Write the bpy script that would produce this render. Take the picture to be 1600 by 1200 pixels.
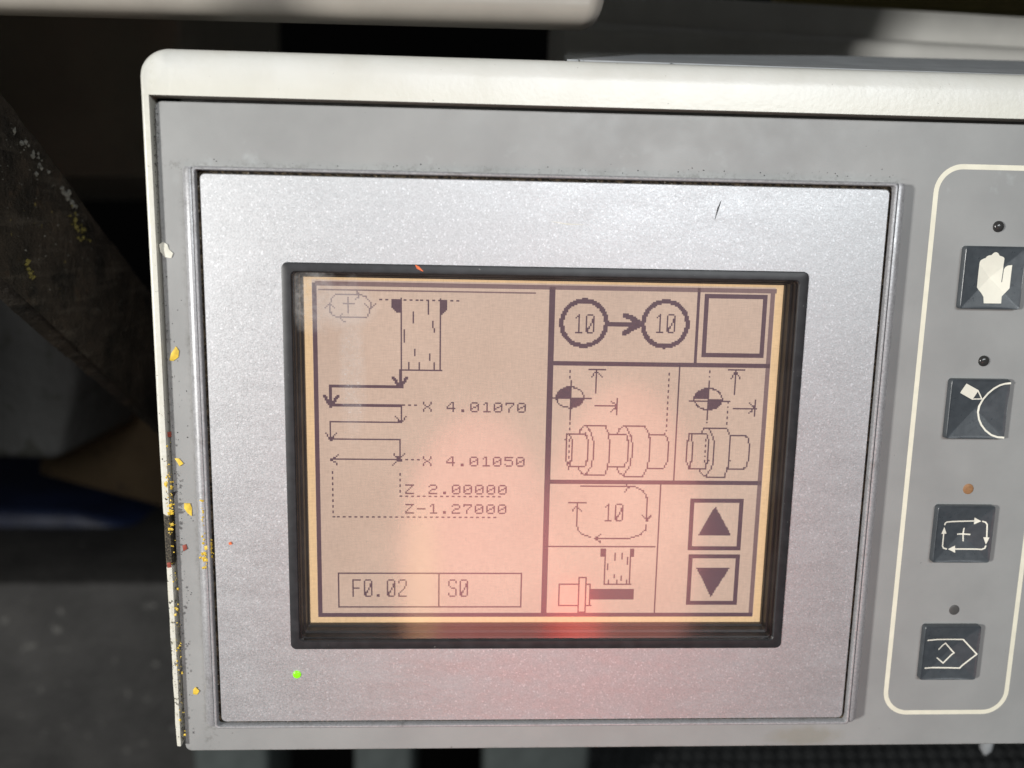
import bpy, bmesh, math, random
from mathutils import Vector, Matrix, Euler

random.seed(7)
S = bpy.context.scene
COL = S.collection
for o in list(bpy.data.objects):
    bpy.data.objects.remove(o)

# ------------------------------------------------------------------ camera
# The control panel stands upright; panel axes: x right, y up, z out of its face (metres).
H = 1.15                                             # height of the display's centre above the floor
PANEL = Matrix.Translation((0, 0, H)) @ Matrix.Rotation(math.radians(90), 4, 'X')
FPX = 1300.0
RC = Matrix(((0.99883463, 0.01953033, 0.04413561),
             (-0.01206029, 0.98645674, -0.16357763),
             (-0.04673259, 0.16285471, 0.9855427)))
TC = Vector((0.00801377, -0.02034137, -0.20849788))
CAM = RC.transposed() @ (-TC)                        # camera position on panel axes

cam_data = bpy.data.cameras.new('camera')
cam = bpy.data.objects.new('camera', cam_data)
COL.objects.link(cam)
cam.matrix_world = PANEL @ (Matrix.Translation(CAM) @ RC.transposed().to_4x4())
cam_data.sensor_width = 36.0
cam_data.lens = FPX / 1600 * 36.0
cam_data.clip_start = 0.01
cam_data.clip_end = 50
cam_data.dof.use_dof = True
cam_data.dof.focus_distance = 0.209
cam_data.dof.aperture_fstop = 8.5
S.camera = cam

# ------------------------------------------------------------------ world, lamps, exposure
W = bpy.data.worlds.new('World')
S.world = W
W.use_nodes = True
W.node_tree.nodes['Background'].inputs[0].default_value = (0.95, 0.97, 1.0, 1)
W.node_tree.nodes['Background'].inputs[1].default_value = 0.045
S.view_settings.view_transform = 'Standard'
S.view_settings.look = 'None'
S.view_settings.exposure = 0
S.view_settings.gamma = 1
S.view_settings.use_curve_mapping = False


def lamp(name, pos, target, size, power, color=(1, 1, 1), shape='RECTANGLE', size_y=None, spread=math.pi):
    d = bpy.data.lights.new(name, 'AREA')
    d.shape = shape
    d.size = size
    if size_y:
        d.size_y = size_y
    d.energy = power
    d.color = color
    d.spread = spread
    o = bpy.data.objects.new(name, d)
    COL.objects.link(o)
    p = PANEL @ Vector(pos)
    t = PANEL @ Vector(target)
    o.location = p
    o.rotation_euler = (t - p).to_track_quat('-Z', 'Y').to_euler()
    return o


lamp('work_lamp', (-0.80, 0.075, 0.66), (0, 0, 0), 0.09, 11.0, (1.0, 0.985, 0.95), 'RECTANGLE', 0.12)
lamp('ceiling_tube', (0.27, 0.37, 1.00), (0.02, 0, 0), 0.60, 6.9, (0.93, 0.98, 1.0), 'RECTANGLE', 0.22)
lamp('added_pink_lamp', (-0.014, -0.150, 0.31), (-0.012, -0.035, 0), 0.100, 0.0088, (1.0, 0.29, 0.25), 'ELLIPSE', 0.20, math.radians(48))  # added lamp without a real source, puts a pink lobe in the glass
lamp('added_pink_lamp', (0.080, -0.130, 0.31), (0.03, -0.035, 0), 0.100, 0.0085, (1.0, 0.31, 0.24), 'ELLIPSE', 0.20, math.radians(48))  # second added pink lamp, for the lobe on the right
lamp('added_red_lamp', (0.050, -0.200, 0.31), (0.012, -0.043, 0), 0.036, 0.0011, (1.0, 0.10, 0.08), 'ELLIPSE', 0.075, math.radians(40))  # added small lamp for the hot red patch reflected in the screen
lamp('added_green_lamp', (-0.050, -0.165, 0.31), (-0.028, -0.036, 0), 0.020, 0.00030, (0.62, 0.80, 0.22), 'ELLIPSE', 0.12, math.radians(40))  # added lamp standing in for a yellow-green flare streak


# ------------------------------------------------------------------ helpers
def F(u, v, z=0.0):
    """Photo measurement (1600 x 1200) to the point of the panel's depth plane z that it shows."""
    d = RC.transposed() @ Vector(((u - 800) / FPX, -(v - 600) / FPX, -1.0))
    return CAM + d * ((z - CAM.z) / d.z)


def tag(o, label=None, cat=None, group=None, kind=None):
    if label:
        o['label'] = label
    if cat:
        o['category'] = cat
    if group:
        o['group'] = group
    if kind:
        o['kind'] = kind
    return o


def empty(name, pos):
    """A thing's Empty with panel axes, at its base."""
    o = bpy.data.objects.new(name, None)
    COL.objects.link(o)
    o.empty_display_size = 0.02
    o.matrix_world = PANEL @ Matrix.Translation(pos)
    o['org'] = list(pos)
    return o


def finish(bm, name, mat, parent=None, smooth=None, grand=False):
    """bm holds panel coordinates. Links it as ONE mesh object, as child or as top-level object."""
    me = bpy.data.meshes.new(name)
    org = Vector((0, 0, 0))
    if parent is None:
        xs = [v.co for v in bm.verts]
        org = Vector((sum(c.x for c in xs) / len(xs), min(c.y for c in xs), sum(c.z for c in xs) / len(xs)))
    else:
        org = Vector(parent['org'])
    bmesh.ops.translate(bm, vec=-org, verts=bm.verts)
    bm.normal_update()
    bm.to_mesh(me)
    bm.free()
    if mat:
        me.materials.append(mat)
    if smooth is not None:
        for p in me.polygons:
            p.use_smooth = True
        if smooth < 180:
            try:
                me.set_sharp_from_angle(angle=math.radians(smooth))
            except Exception:
                pass
    o = bpy.data.objects.new(name, me)
    COL.objects.link(o)
    if parent is None:
        o.matrix_world = PANEL @ Matrix.Translation(org)
    else:
        o.parent = parent
    o['org'] = list(org)
    return o


def box(bm, x0, x1, y0, y1, z0, z1, bev=0, seg=2):
    r = bmesh.ops.create_cube(bm, size=1.0)
    vs = r['verts']
    for v in vs:
        v.co = Vector(((x0 + x1) / 2 + v.co.x * (x1 - x0), (y0 + y1) / 2 + v.co.y * (y1 - y0), (z0 + z1) / 2 + v.co.z * (z1 - z0)))
    if bev:
        es = list({e for v in vs for e in v.link_edges})
        bmesh.ops.bevel(bm, geom=es, offset=bev, segments=seg, profile=0.5, affect='EDGES')
    return bm


def rrect(x0, x1, y0, y1, r, n=6):
    pts = []
    for cx, cy, a0 in ((x1 - r, y1 - r, 0), (x0 + r, y1 - r, 90), (x0 + r, y0 + r, 180), (x1 - r, y0 + r, 270)):
        for k in range(n + 1):
            a = math.radians(a0 + 90 * k / n)
            pts.append((cx + r * math.cos(a), cy + r * math.sin(a)))
    return pts


def loft(bm, rings, close=False, cap0=False, cap1=False):
    """rings: lists of 3D points with equal count, each a closed loop."""
    R = [[bm.verts.new(p) for p in r] for r in rings]
    n = len(R[0])
    pairs = list(zip(R[:-1], R[1:]))
    if close:
        pairs.append((R[-1], R[0]))
    for a, b in pairs:
        for i in range(n):
            j = (i + 1) % n
            try:
                bm.faces.new((a[i], a[j], b[j], b[i]))
            except ValueError:
                pass
    if cap0:
        bm.faces.new(list(reversed(R[0])))
    if cap1:
        bm.faces.new(R[-1])
    return R


def ring(bm, steps, n=6):
    """steps: (x0,x1,y0,y1,r,z) rounded rectangles joined one after another."""
    loft(bm, [[(x, y, s[5]) for x, y in rrect(s[0], s[1], s[2], s[3], s[4], n)] for s in steps])
    bmesh.ops.recalc_face_normals(bm, faces=bm.faces)
    return bm


def prism(bm, poly, z0, z1, bev=0):
    a = [bm.verts.new((x, y, z1)) for x, y in poly]
    b = [bm.verts.new((x, y, z0)) for x, y in poly]
    top = bm.faces.new(a)
    bm.faces.new(list(reversed(b)))
    n = len(a)
    for i in range(n):
        bm.faces.new((a[i], b[i], b[(i + 1) % n], a[(i + 1) % n]))
    bmesh.ops.recalc_face_normals(bm, faces=bm.faces)
    if bev:
        bmesh.ops.bevel(bm, geom=list(top.edges), offset=bev, segments=2, profile=0.5, affect='EDGES')
    return bm


# ------------------------------------------------------------------ materials
PANEL_BASE = (0.02, -0.0794, -0.04)


class N:
    def __init__(self, name):
        self.m = bpy.data.materials.new(name)
        self.m.use_nodes = True
        self.t = self.m.node_tree
        self.b = self.t.nodes['Principled BSDF']
        self.out = self.t.nodes['Material Output']
        tc = self.t.nodes.new('ShaderNodeTexCoord')
        off = self.t.nodes.new('ShaderNodeVectorMath')          # back to panel axes
        off.operation = 'ADD'
        off.inputs[1].default_value = PANEL_BASE
        self.t.links.new(tc.outputs['Object'], off.inputs[0])
        self.co = off.outputs[0]

    def node(self, ty, **kw):
        n = self.t.nodes.new(ty)
        for k, v in kw.items():
            setattr(n, k, v)
        return n

    def link(self, a, b):
        self.t.links.new(a, b)

    def setin(self, sock, v):
        if hasattr(v, 'is_output'):
            self.link(v, sock)
        else:
            if isinstance(v, (tuple, list)) and len(v) == 3 and sock.type == 'RGBA':
                v = (*v, 1)
            sock.default_value = v

    def math(self, op, a, b=0.0, c=None, clamp=False):
        n = self.node('ShaderNodeMath', operation=op)
        n.use_clamp = clamp
        self.setin(n.inputs[0], a)
        self.setin(n.inputs[1], b)
        if c is not None:
            self.setin(n.inputs[2], c)
        return n.outputs[0]

    def map(self, loc=(0, 0, 0), scale=(1, 1, 1), rot=(0, 0, 0)):
        n = self.node('ShaderNodeMapping')
        n.inputs['Location'].default_value = loc
        n.inputs['Scale'].default_value = scale
        n.inputs['Rotation'].default_value = rot
        self.link(self.co, n.inputs[0])
        return n.outputs[0]

    def noise(self, scale, detail=3, rough=0.55, vec=None, dist=0.0):
        n = self.node('ShaderNodeTexNoise')
        self.link(vec or self.co, n.inputs['Vector'])
        n.inputs['Scale'].default_value = scale
        n.inputs['Detail'].default_value = detail
        n.inputs['Roughness'].default_value = rough
        n.inputs['Distortion'].default_value = dist
        return n.outputs['Fac']

    def voro(self, scale, vec=None, out='Color', feature='F1'):
        n = self.node('ShaderNodeTexVoronoi', feature=feature)
        self.link(vec or self.co, n.inputs['Vector'])
        n.inputs['Scale'].default_value = scale
        return n.outputs[out]

    def ramp(self, v, lo, hi, a=0.0, b=1.0):
        n = self.node('ShaderNodeMapRange')
        n.clamp = True
        self.setin(n.inputs['Value'], v)
        n.inputs['From Min'].default_value = lo
        n.inputs['From Max'].default_value = hi
        n.inputs['To Min'].default_value = a
        n.inputs['To Max'].default_value = b
        return n.outputs['Result']

    def mix(self, f, a, b, blend='MIX'):
        n = self.node('ShaderNodeMix', data_type='RGBA', blend_type=blend)
        self.setin(n.inputs['Factor'], f)
        self.setin(n.inputs['A'], a)
        self.setin(n.inputs['B'], b)
        return n.outputs['Result']

    def xyz(self):
        n = self.node('ShaderNodeSeparateXYZ')
        self.link(self.co, n.inputs[0])
        return n.outputs

    def bump(self, h, strength=0.3, dist=0.0005):
        n = self.node('ShaderNodeBump')
        n.inputs['Strength'].default_value = strength
        n.inputs['Distance'].default_value = dist
        self.link(h, n.inputs['Height'])
        self.link(n.outputs[0], self.b.inputs['Normal'])

    def set(self, color=None, rough=None, metal=None, emit=None, estr=None, spec=None, coat=None):
        b = self.b.inputs
        if color is not None:
            self.setin(b['Base Color'], color)
        if rough is not None:
            self.setin(b['Roughness'], rough)
        if metal is not None:
            self.setin(b['Metallic'], metal)
        if emit is not None:
            self.setin(b['Emission Color'], emit)
        if estr is not None:
            self.setin(b['Emission Strength'], estr)
        if spec is not None:
            self.setin(b['Specular IOR Level'], spec)
        if coat is not None:
            self.setin(b['Coat Weight'], coat)
        return self.m

    def blob(self, cx, cy, rx, ry, nz=None, amt=0.4):
        """1 inside an ellipse on the panel, soft edge, broken up by noise."""
        x, y, z = self.xyz()
        a = self.math('DIVIDE', self.math('SUBTRACT', x, cx), rx)
        c = self.math('DIVIDE', self.math('SUBTRACT', y, cy), ry)
        r = self.math('SQRT', self.math('ADD', self.math('MULTIPLY', a, a), self.math('MULTIPLY', c, c)))
        if nz is not None:
            r = self.math('ADD', r, self.math('MULTIPLY', self.math('SUBTRACT', nz, 0.5), amt * 2))
        return self.ramp(r, 1.1, 0.55)


def simple(name, color, rough=0.5, metal=0.0, nscale=120, namt=0.15, spec=0.5):
    n = N(name)
    f = n.noise(nscale, 4)
    d = tuple(c * (1 - namt) for c in color)
    e = tuple(min(1, c * (1 + namt)) for c in color)
    n.set(n.mix(n.ramp(f, 0.3, 0.7), d, e), n.ramp(n.noise(nscale * 2.3, 3), 0.3, 0.7, rough * 0.85, min(1, rough * 1.15)), metal, spec=spec)
    return n.m


def mat_white():
    n = N('white_enamel')
    x, y, z = n.xyz()
    base = n.mix(n.ramp(n.noise(90, 5), 0.35, 0.7), (0.70, 0.695, 0.655), (0.64, 0.63, 0.58))
    # paint knocked off the left rim
    left = n.ramp(x, -0.0905, -0.0925)
    nz = n.noise(900, 4, 0.7)
    yy = n.math('ADD', y, n.math('MULTIPLY', n.math('SUBTRACT', n.noise(600, 3), 0.5), 0.004))
    gone = n.math('MULTIPLY', n.ramp(yy, -0.0135, -0.0140), n.ramp(yy, -0.0275, -0.0270))
    edge = n.math('GREATER_THAN', n.math('ADD', n.math('MULTIPLY', nz, 1.0), n.ramp(y, 0.06, -0.075, 0.0, 0.13)), 0.70)
    chip = n.math('MULTIPLY', n.math('MAXIMUM', gone, edge), left, clamp=True)
    tiny = n.math('GREATER_THAN', n.noise(1300, 2, 0.5), 0.775)
    chip = n.math('MAXIMUM', chip, tiny)
    bare = n.mix(n.ramp(n.noise(2200, 4), 0.4, 0.6), (0.012, 0.010, 0.008), (0.09, 0.075, 0.05))
    grime = n.math('MULTIPLY', n.math('MULTIPLY', n.ramp(n.noise(700, 5, 0.7), 0.45, 0.68), n.ramp(y, 0.02, -0.04, 0.25, 1.0)), left)
    c = n.mix(n.math('MULTIPLY', grime, 0.75), base, (0.36, 0.33, 0.20))
    # yellowed lower border of the top rim
    c = n.mix(n.math('MULTIPLY', n.ramp(y, 0.0935, 0.0885), 0.35), c, (0.70, 0.67, 0.55))
    n.set(n.mix(chip, c, bare), n.ramp(chip, 0, 1, 0.32, 0.8))
    h = n.math('ADD', n.math('MULTIPLY', n.noise(700, 2), 0.6), n.math('MULTIPLY', chip, -1.5))
    n.bump(h, 0.28, 0.00035)
    return n.m


def mat_fascia():
    n = N('grey_fascia_film')
    x, y, z = n.xyz()
    base = n.mix(n.ramp(n.noise(45, 4), 0.35, 0.65), (0.285, 0.285, 0.280), (0.325, 0.325, 0.318))
    # grime along the edges: left strip, around the display, lower edge
    nz = n.noise(900, 5, 0.72)
    nb = n.noise(110, 4)
    dl = n.ramp(x, -0.0926, -0.0909, 1, 0)
    dr = n.math('MULTIPLY', n.ramp(x, -0.0885, -0.0868, 0, 0.75), n.math('MULTIPLY', n.ramp(x, -0.084, -0.0836, 1, 0), n.ramp(y, 0.0735, 0.0715)))
    dt = n.math('MULTIPLY', n.ramp(y, 0.0732, 0.0710, 0, 0.9), n.math('MULTIPLY', n.ramp(x, 0.089, 0.0845, 0, 1), n.ramp(y, 0.0700, 0.0705)))
    dtop = n.ramp(y, 0.0852, 0.0860, 0, 0.9)
    db = n.ramp(y, -0.0786, -0.0793, 0, 0.6)
    e = n.math('MAXIMUM', n.math('MAXIMUM', dl, dr), n.math('MAXIMUM', n.math('MAXIMUM', dt, dtop), db))
    w = n.math('MULTIPLY', e, n.ramp(n.math('ADD', nz, n.math('MULTIPLY', nb, 0.5)), 0.74, 1.10))
    specks = n.math('GREATER_THAN', n.math('ADD', n.noise(1300, 2, 0.5), n.math('MULTIPLY', e, 0.05)), 0.795)
    stain = n.math('MULTIPLY', n.blob(0.0735, -0.0765, 0.011, 0.0032, n.noise(300, 4)), 0.3)
    c = n.mix(w, base, (0.055, 0.050, 0.036))
    c = n.mix(stain, c, (0.20, 0.17, 0.09))
    pale = n.math('MULTIPLY', n.ramp(n.noise(160, 3), 0.60, 0.75), n.math('MULTIPLY', n.math('MULTIPLY', n.ramp(y, 0.080, 0.073), n.ramp(y, 0.066, 0.070)), 0.35))
    c = n.mix(pale, c, (0.50, 0.53, 0.53))
    c = n.mix(specks, c, (0.03, 0.028, 0.022))
    n.set(c, n.ramp(n.noise(150, 5), 0.3, 0.7, 0.36, 0.55), 0.0, spec=0.45)
    n.bump(n.noise(2500, 2), 0.06, 0.0002)
    return n.m


def mat_silver():
    n = N('silver_sparkle_plate')
    v = n.voro(3300, out='Color')
    s = n.node('ShaderNodeSeparateColor')
    n.link(v, s.inputs[0])
    v2 = n.voro(2600, out='Color')
    s2 = n.node('ShaderNodeSeparateColor')
    n.link(v2, s2.inputs[0])
    base = n.mix(s.outputs[0], (0.505, 0.510, 0.522), (0.610, 0.615, 0.630))
    spk = n.ramp(s2.outputs[1], 0.90, 1.0)
    base = n.mix(n.math('MULTIPLY', spk, 0.45), base, (0.93, 0.94, 0.97))
    soft = n.ramp(n.noise(28, 4), 0.3, 0.7)
    base = n.mix(n.math('MULTIPLY', soft, 0.10), base, (0.50, 0.49, 0.48))
    wipe = n.noise(1.0, 4, 0.6, vec=n.map(scale=(60, 190, 1), rot=(0, 0, 0.5)))
    rg = n.math('ADD', n.ramp(s.outputs[2], 0, 1, 0.43, 0.54), n.ramp(wipe, 0.35, 0.7, -0.03, 0.05))
    n.set(base, rg, 0.66)
    h = n.math('ADD', n.math('MULTIPLY', s.outputs[1], 0.6), n.math('MULTIPLY', n.noise(900, 3), 0.5))
    n.bump(h, 0.16, 0.00025)
    return n.m


def mat_frame():
    n = N('anodised_aluminium')
    c = n.mix(n.ramp(n.noise(1800, 3), 0.35, 0.7), (0.36, 0.36, 0.37), (0.50, 0.50, 0.51))
    g = n.math('MULTIPLY', n.ramp(n.noise(220, 6, 0.7), 0.55, 0.75), 0.6)
    c = n.mix(g, c, (0.14, 0.13, 0.11))
    n.set(c, n.ramp(n.noise(500, 4), 0.3, 0.7, 0.34, 0.50), 0.35)
    n.bump(n.noise(3000, 2), 0.15, 0.0002)
    return n.m


def mat_groove():
    n = N('grime_in_groove')
    f = n.noise(900, 5, 0.7)
    c = n.mix(n.ramp(f, 0.45, 0.62), (0.012, 0.010, 0.008), (0.11, 0.085, 0.055))
    c = n.mix(n.math('GREATER_THAN', n.noise(1500, 3), 0.68), c, (0.30, 0.28, 0.24))
    n.set(c, 0.85, 0.0, spec=0.2)
    n.bump(f, 0.8, 0.0006)
    return n.m


def mat_black():
    n = N('black_gasket_plastic')
    c = n.mix(n.ramp(n.noise(300, 4), 0.4, 0.7), (0.022, 0.022, 0.024), (0.034, 0.034, 0.037))
    dust = n.math('GREATER_THAN', n.noise(1700, 2, 0.5), 0.79)
    n.set(n.mix(dust, c, (0.35, 0.34, 0.32)), 0.42, 0.0, spec=0.4)
    return n.m


def mat_lcd(name, col, estr):
    n = N(name)
    gx = n.noise(1.0, 2, 0.5, vec=n.map(scale=(500, 3200, 1)))
    gy = n.noise(1.0, 2, 0.5, vec=n.map(scale=(3200, 350, 1)))
    w = n.math('ADD', n.math('MULTIPLY', n.math('SUBTRACT', gx, 0.5), 0.42), n.math('MULTIPLY', n.math('SUBTRACT', gy, 0.5), 0.34))
    k = n.math('ADD', w, 1.0)
    soft = n.ramp(n.noise(34, 3), 0.3, 0.7, 0.92, 1.07)
    k = n.math('MULTIPLY', k, soft)
    c = n.mix(1.0, tuple(col), (1, 1, 1))
    v = n.node('ShaderNodeVectorMath', operation='SCALE')
    n.setin(v.inputs[0], tuple(col))
    n.link(k, v.inputs['Scale'])
    n.set(tuple(x * 0.45 for x in col), 0.5, 0.0, emit=v.outputs[0], estr=estr, spec=0.3)
    return n.m


def mat_glass():
    """A flat cover glass: clear, with its surface reflection, and a smeared, scratched patch."""
    n = N('cover_glass')
    n.t.nodes.remove(n.b)
    tr = n.node('ShaderNodeBsdfTransparent')
    gl = n.node('ShaderNodeBsdfGlossy')
    gl.inputs['Roughness'].default_value = 0.115
    gl.inputs['Color'].default_value = (1, 1, 1, 1)
    fr = n.node('ShaderNodeFresnel')
    fr.inputs['IOR'].default_value = 1.9
    mx = n.node('ShaderNodeMixShader')
    n.link(fr.outputs[0], mx.inputs[0])
    n.link(tr.outputs[0], mx.inputs[1])
    n.link(gl.outputs[0], mx.inputs[2])
    df = n.node('ShaderNodeBsdfDiffuse')
    df.inputs['Color'].default_value = (0.62, 0.60, 0.58, 1)
    nz = n.noise(260, 5, 0.65)
    nf = n.noise(900, 4, 0.7)
    a = n.math('MULTIPLY', n.blob(-0.0565, 0.0405, 0.0065, 0.0085, nz, 0.45), n.ramp(nf, 0.3, 0.65, 0.08, 0.30))
    b = n.math('MULTIPLY', n.blob(-0.0475, 0.0255, 0.0035, 0.0215, nz, 0.40), n.ramp(nf, 0.3, 0.7, 0.05, 0.24))
    c = n.math('MULTIPLY', n.blob(-0.0490, 0.0385, 0.0075, 0.0060, nz, 0.35), 0.26)
    spark = n.math('MULTIPLY', n.math('GREATER_THAN', n.noise(1500, 3, 0.6), 0.66), n.blob(-0.0475, 0.0220, 0.0036, 0.0185, nz, 0.3))
    s = n.math('MAXIMUM', n.math('MAXIMUM', a, b), n.math('MAXIMUM', c, n.math('MULTIPLY', spark, 0.55)))
    dust = n.math('MULTIPLY', n.math('GREATER_THAN', n.noise(1400, 2, 0.5), 0.80), 0.30)
    film = n.ramp(n.noise(60, 4), 0.45, 0.8, 0.0, 0.03)
    s = n.math('MAXIMUM', n.math('MAXIMUM', s, dust), film)
    m2 = n.node('ShaderNodeMixShader')
    n.link(s, m2.inputs[0])
    n.link(mx.outputs[0], m2.inputs[1])
    n.link(df.outputs[0], m2.inputs[2])
    n.link(m2.outputs[0], n.out.inputs[0])
    return n.m


def mat_button():
    n = N('slate_key_plastic')
    c = n.mix(n.ramp(n.noise(500, 4), 0.35, 0.7), (0.052, 0.060, 0.068), (0.066, 0.076, 0.085))
    n.set(c, n.ramp(n.noise(700, 4), 0.3, 0.7, 0.26, 0.38), 0.0, spec=0.7)
    n.bump(n.noise(3500, 2), 0.10, 0.0002)
    return n.m


def mat_steel():
    n = N('dirty_black_steel')
    f = n.noise(70, 6, 0.7)
    c = n.mix(n.ramp(f, 0.35, 0.7), (0.008, 0.006, 0.004), (0.042, 0.029, 0.018))
    rust = n.ramp(n.noise(110, 5, 0.7), 0.60, 0.78)
    c = n.mix(n.math('MULTIPLY', rust, 0.6), c, (0.085, 0.045, 0.020))
    yel = n.math('GREATER_THAN', n.math('ADD', n.noise(260, 4, 0.7), n.math('MULTIPLY', n.noise(30, 2), 0.35)), 0.90)
    c = n.mix(n.math('MULTIPLY', yel, 0.8), c, (0.22, 0.17, 0.05))
    sp = n.math('GREATER_THAN', n.noise(700, 3, 0.6), 0.755)
    c = n.mix(sp, c, (0.30, 0.29, 0.26))
    c = n.mix(n.math('MULTIPLY', n.ramp(n.noise(1.0, 4, 0.6, vec=n.map(scale=(40, 400, 40), rot=(0, 0, 0.9))), 0.52, 0.72), 0.7), c, (0.075, 0.062, 0.048))
    n.set(c, n.ramp(f, 0.3, 0.7, 0.45, 0.8), 0.2)
    n.bump(n.noise(300, 6, 0.7), 0.9, 0.002)
    return n.m


def mat_speck(name, a, b, spot, scale=25, thr=0.70):
    n = N(name)
    c = n.mix(n.ramp(n.noise(scale, 5), 0.35, 0.7), a, b)
    c = n.mix(n.ramp(n.noise(scale * 4, 3, 0.5), thr, thr + 0.06), c, spot)
    n.set(c, 0.75)
    n.bump(n.noise(scale * 6, 4), 0.5, 0.003)
    return n.m


M = {
    'white': mat_white(), 'fascia': mat_fascia(), 'silver': mat_silver(), 'frame': mat_frame(), 'groove': mat_groove(),
    'black': mat_black(), 'glass': mat_glass(), 'button': mat_button(), 'steel': mat_steel(),
    'lcd': mat_lcd('lcd_panel', (0.56, 0.42, 0.335), 0.90),
    'lcd_edge': mat_lcd('lcd_margin', (0.80, 0.56, 0.32), 0.84),
    'ink': mat_lcd('lcd_dark_pixels', (0.125, 0.078, 0.095), 0.82),  # strokes lightened and pinkened to include reflection haze
    'ink_soft': mat_lcd('lcd_faint_pixels', (0.225, 0.150, 0.148), 0.82),
    'cream': simple('cream_print', (0.80, 0.76, 0.62), 0.45, 0, 300, 0.05),
    'symbol': simple('white_print', (0.82, 0.79, 0.68), 0.7, 0, 300, 0.04),
    'led_dark': simple('dark_lens', (0.035, 0.034, 0.033), 0.18, 0, 300, 0.1),
    'led_grey': simple('grey_lens', (0.085, 0.083, 0.080), 0.45, 0, 300, 0.1),
    'led_amber': simple('amber_lens', (0.30, 0.155, 0.070), 0.5, 0, 900, 0.25),
    'scratch': simple('bare_scratch', (0.03, 0.03, 0.032), 0.5),
    'orange': simple('orange_scrap', (0.75, 0.16, 0.05), 0.5, 0, 900, 0.2),
    'yellow': simple('yellow_paint', (0.72, 0.50, 0.055), 0.5, 0, 700, 0.25),
    'redpaint': simple('red_paint', (0.26, 0.045, 0.025), 0.6, 0, 900, 0.3),
    'whitepaint': simple('white_paint', (0.72, 0.70, 0.60), 0.55, 0, 500, 0.1),
    'dark': simple('dark_interior', (0.010, 0.009, 0.008), 0.9, 0, 200, 0.3),
    'beige': simple('beige_enamel', (0.33, 0.30, 0.26), 0.45, 0, 60, 0.08),
    'casing': simple('dark_olive_casing', (0.36, 0.335, 0.27), 0.6, 0, 30, 0.10),
    'rail': simple('pale_grey_enamel', (0.86, 0.855, 0.81), 0.5, 0, 60, 0.06),
    'olive': simple('olive_enamel', (0.42, 0.36, 0.14), 0.5, 0, 60, 0.1),
    'topgrey': simple('grey_enamel', (0.30, 0.31, 0.32), 0.6, 0, 120, 0.12),
    'casting': mat_speck('grey_casting', (0.068, 0.065, 0.061), (0.090, 0.087, 0.082), (0.05, 0.048, 0.04), 18, 0.6),
    'wood': mat_speck('brown_board', (0.075, 0.046, 0.020), (0.12, 0.078, 0.036), (0.05, 0.030, 0.015), 20, 0.62),
    'blue': simple('dark_blue_plastic', (0.006, 0.014, 0.050), 0.55, 0, 20, 0.4),
    'bed': mat_speck('oily_grey_bed', (0.020, 0.019, 0.018), (0.040, 0.038, 0.036), (0.10, 0.097, 0.09), 22, 0.66),
    'mat': simple('black_rubber', (0.030, 0.032, 0.033), 0.6, 0, 40, 0.3),
    'leg': simple('blue_grey_leg', (0.065, 0.075, 0.073), 0.5, 0, 30, 0.2),
    'floor': mat_speck('dark_concrete', (0.035, 0.034, 0.032), (0.06, 0.058, 0.055), (0.09, 0.09, 0.085), 8, 0.66),
}
g = N('green_lamp')
g.set((0.10, 0.35, 0.01), 0.3, 0, emit=(0.24, 0.80, 0.01), estr=0.95)
M['led_green'] = g.m

mm = 0.001

# ------------------------------------------------------------------ the setting behind and below
bm = bmesh.new()
box(bm, -3, 3, -H - 0.05, -H, -3, 2)
tag(finish(bm, 'floor', M['floor']), kind='structure')
bm = bmesh.new()
box(bm, -3, 3, -H, 1.4, -1.36, -1.30)
tag(finish(bm, 'wall', M['dark']), kind='structure')

# ------------------------------------------------------------------ control panel
panel = empty('control_panel', PANEL_BASE)
tag(panel, 'machine control panel with white chipped housing, grey fascia and lit amber screen', 'control panel')

# white sheet-metal housing: outline swept with a rolled edge, open front
XL, YT, YB, XR = -95.2, 97.9, -77.0, 165.0
out = []                                    # (x, y, normal inward, roll radius)
for k in range(29):
    y = YB + (YT - 7.0 - YB) * k / 28
    out.append((XL + 0.9 * max(0, (10 - y) / 87) * (0.55 if k % 2 else 0.75), y, (1, 0), 0.75))
for k in range(1, 10):
    a = math.radians(180 - 90 * k / 10)
    out.append((XL + 6.5 + 6.5 * math.cos(a), YT - 6.5 + 6.5 * math.sin(a), (-math.cos(a), -math.sin(a)), 0.75 + 4.6 * k / 10))
for k in range(30):
    out.append((XL + 6.5 + (XR - XL - 6.5) * k / 29, YT, (0, -1), 5.4))
ZF = -1.4
rows = []
for x, y, (nx, ny), r in out:
    row = [(x, y, -78.0), (x, y, ZF - r - 1.0)]
    for j in range(9):
        t = math.radians(90 * j / 8)
        d = r * (1 - math.cos(t))
        row.append((x + nx * d, y + ny * d, ZF - r + r * math.sin(t)))
    ix, iy = max(x, -93.35), min(y, 86.75)
    if nx > 0.99:
        ix = -93.35
    if ny < -0.99:
        iy = 86.75
    if 0.01 < nx < 0.99:
        ix, iy = -93.35, 86.75
    row += [(ix, iy, ZF), (ix + (0.02 if nx > 0.5 else 0), iy, ZF - 5.0)]
    rows.append(row)
bm = bmesh.new()
vs = [[bm.verts.new((c[0] * mm, c[1] * mm, c[2] * mm)) for c in r] for r in rows]
for a, b in zip(vs[:-1], vs[1:]):
    for j in range(len(a) - 1):
        bm.faces.new((a[j], a[j + 1], b[j + 1], b[j]))
bmesh.ops.remove_doubles(bm, verts=bm.verts, dist=1e-6)
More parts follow.
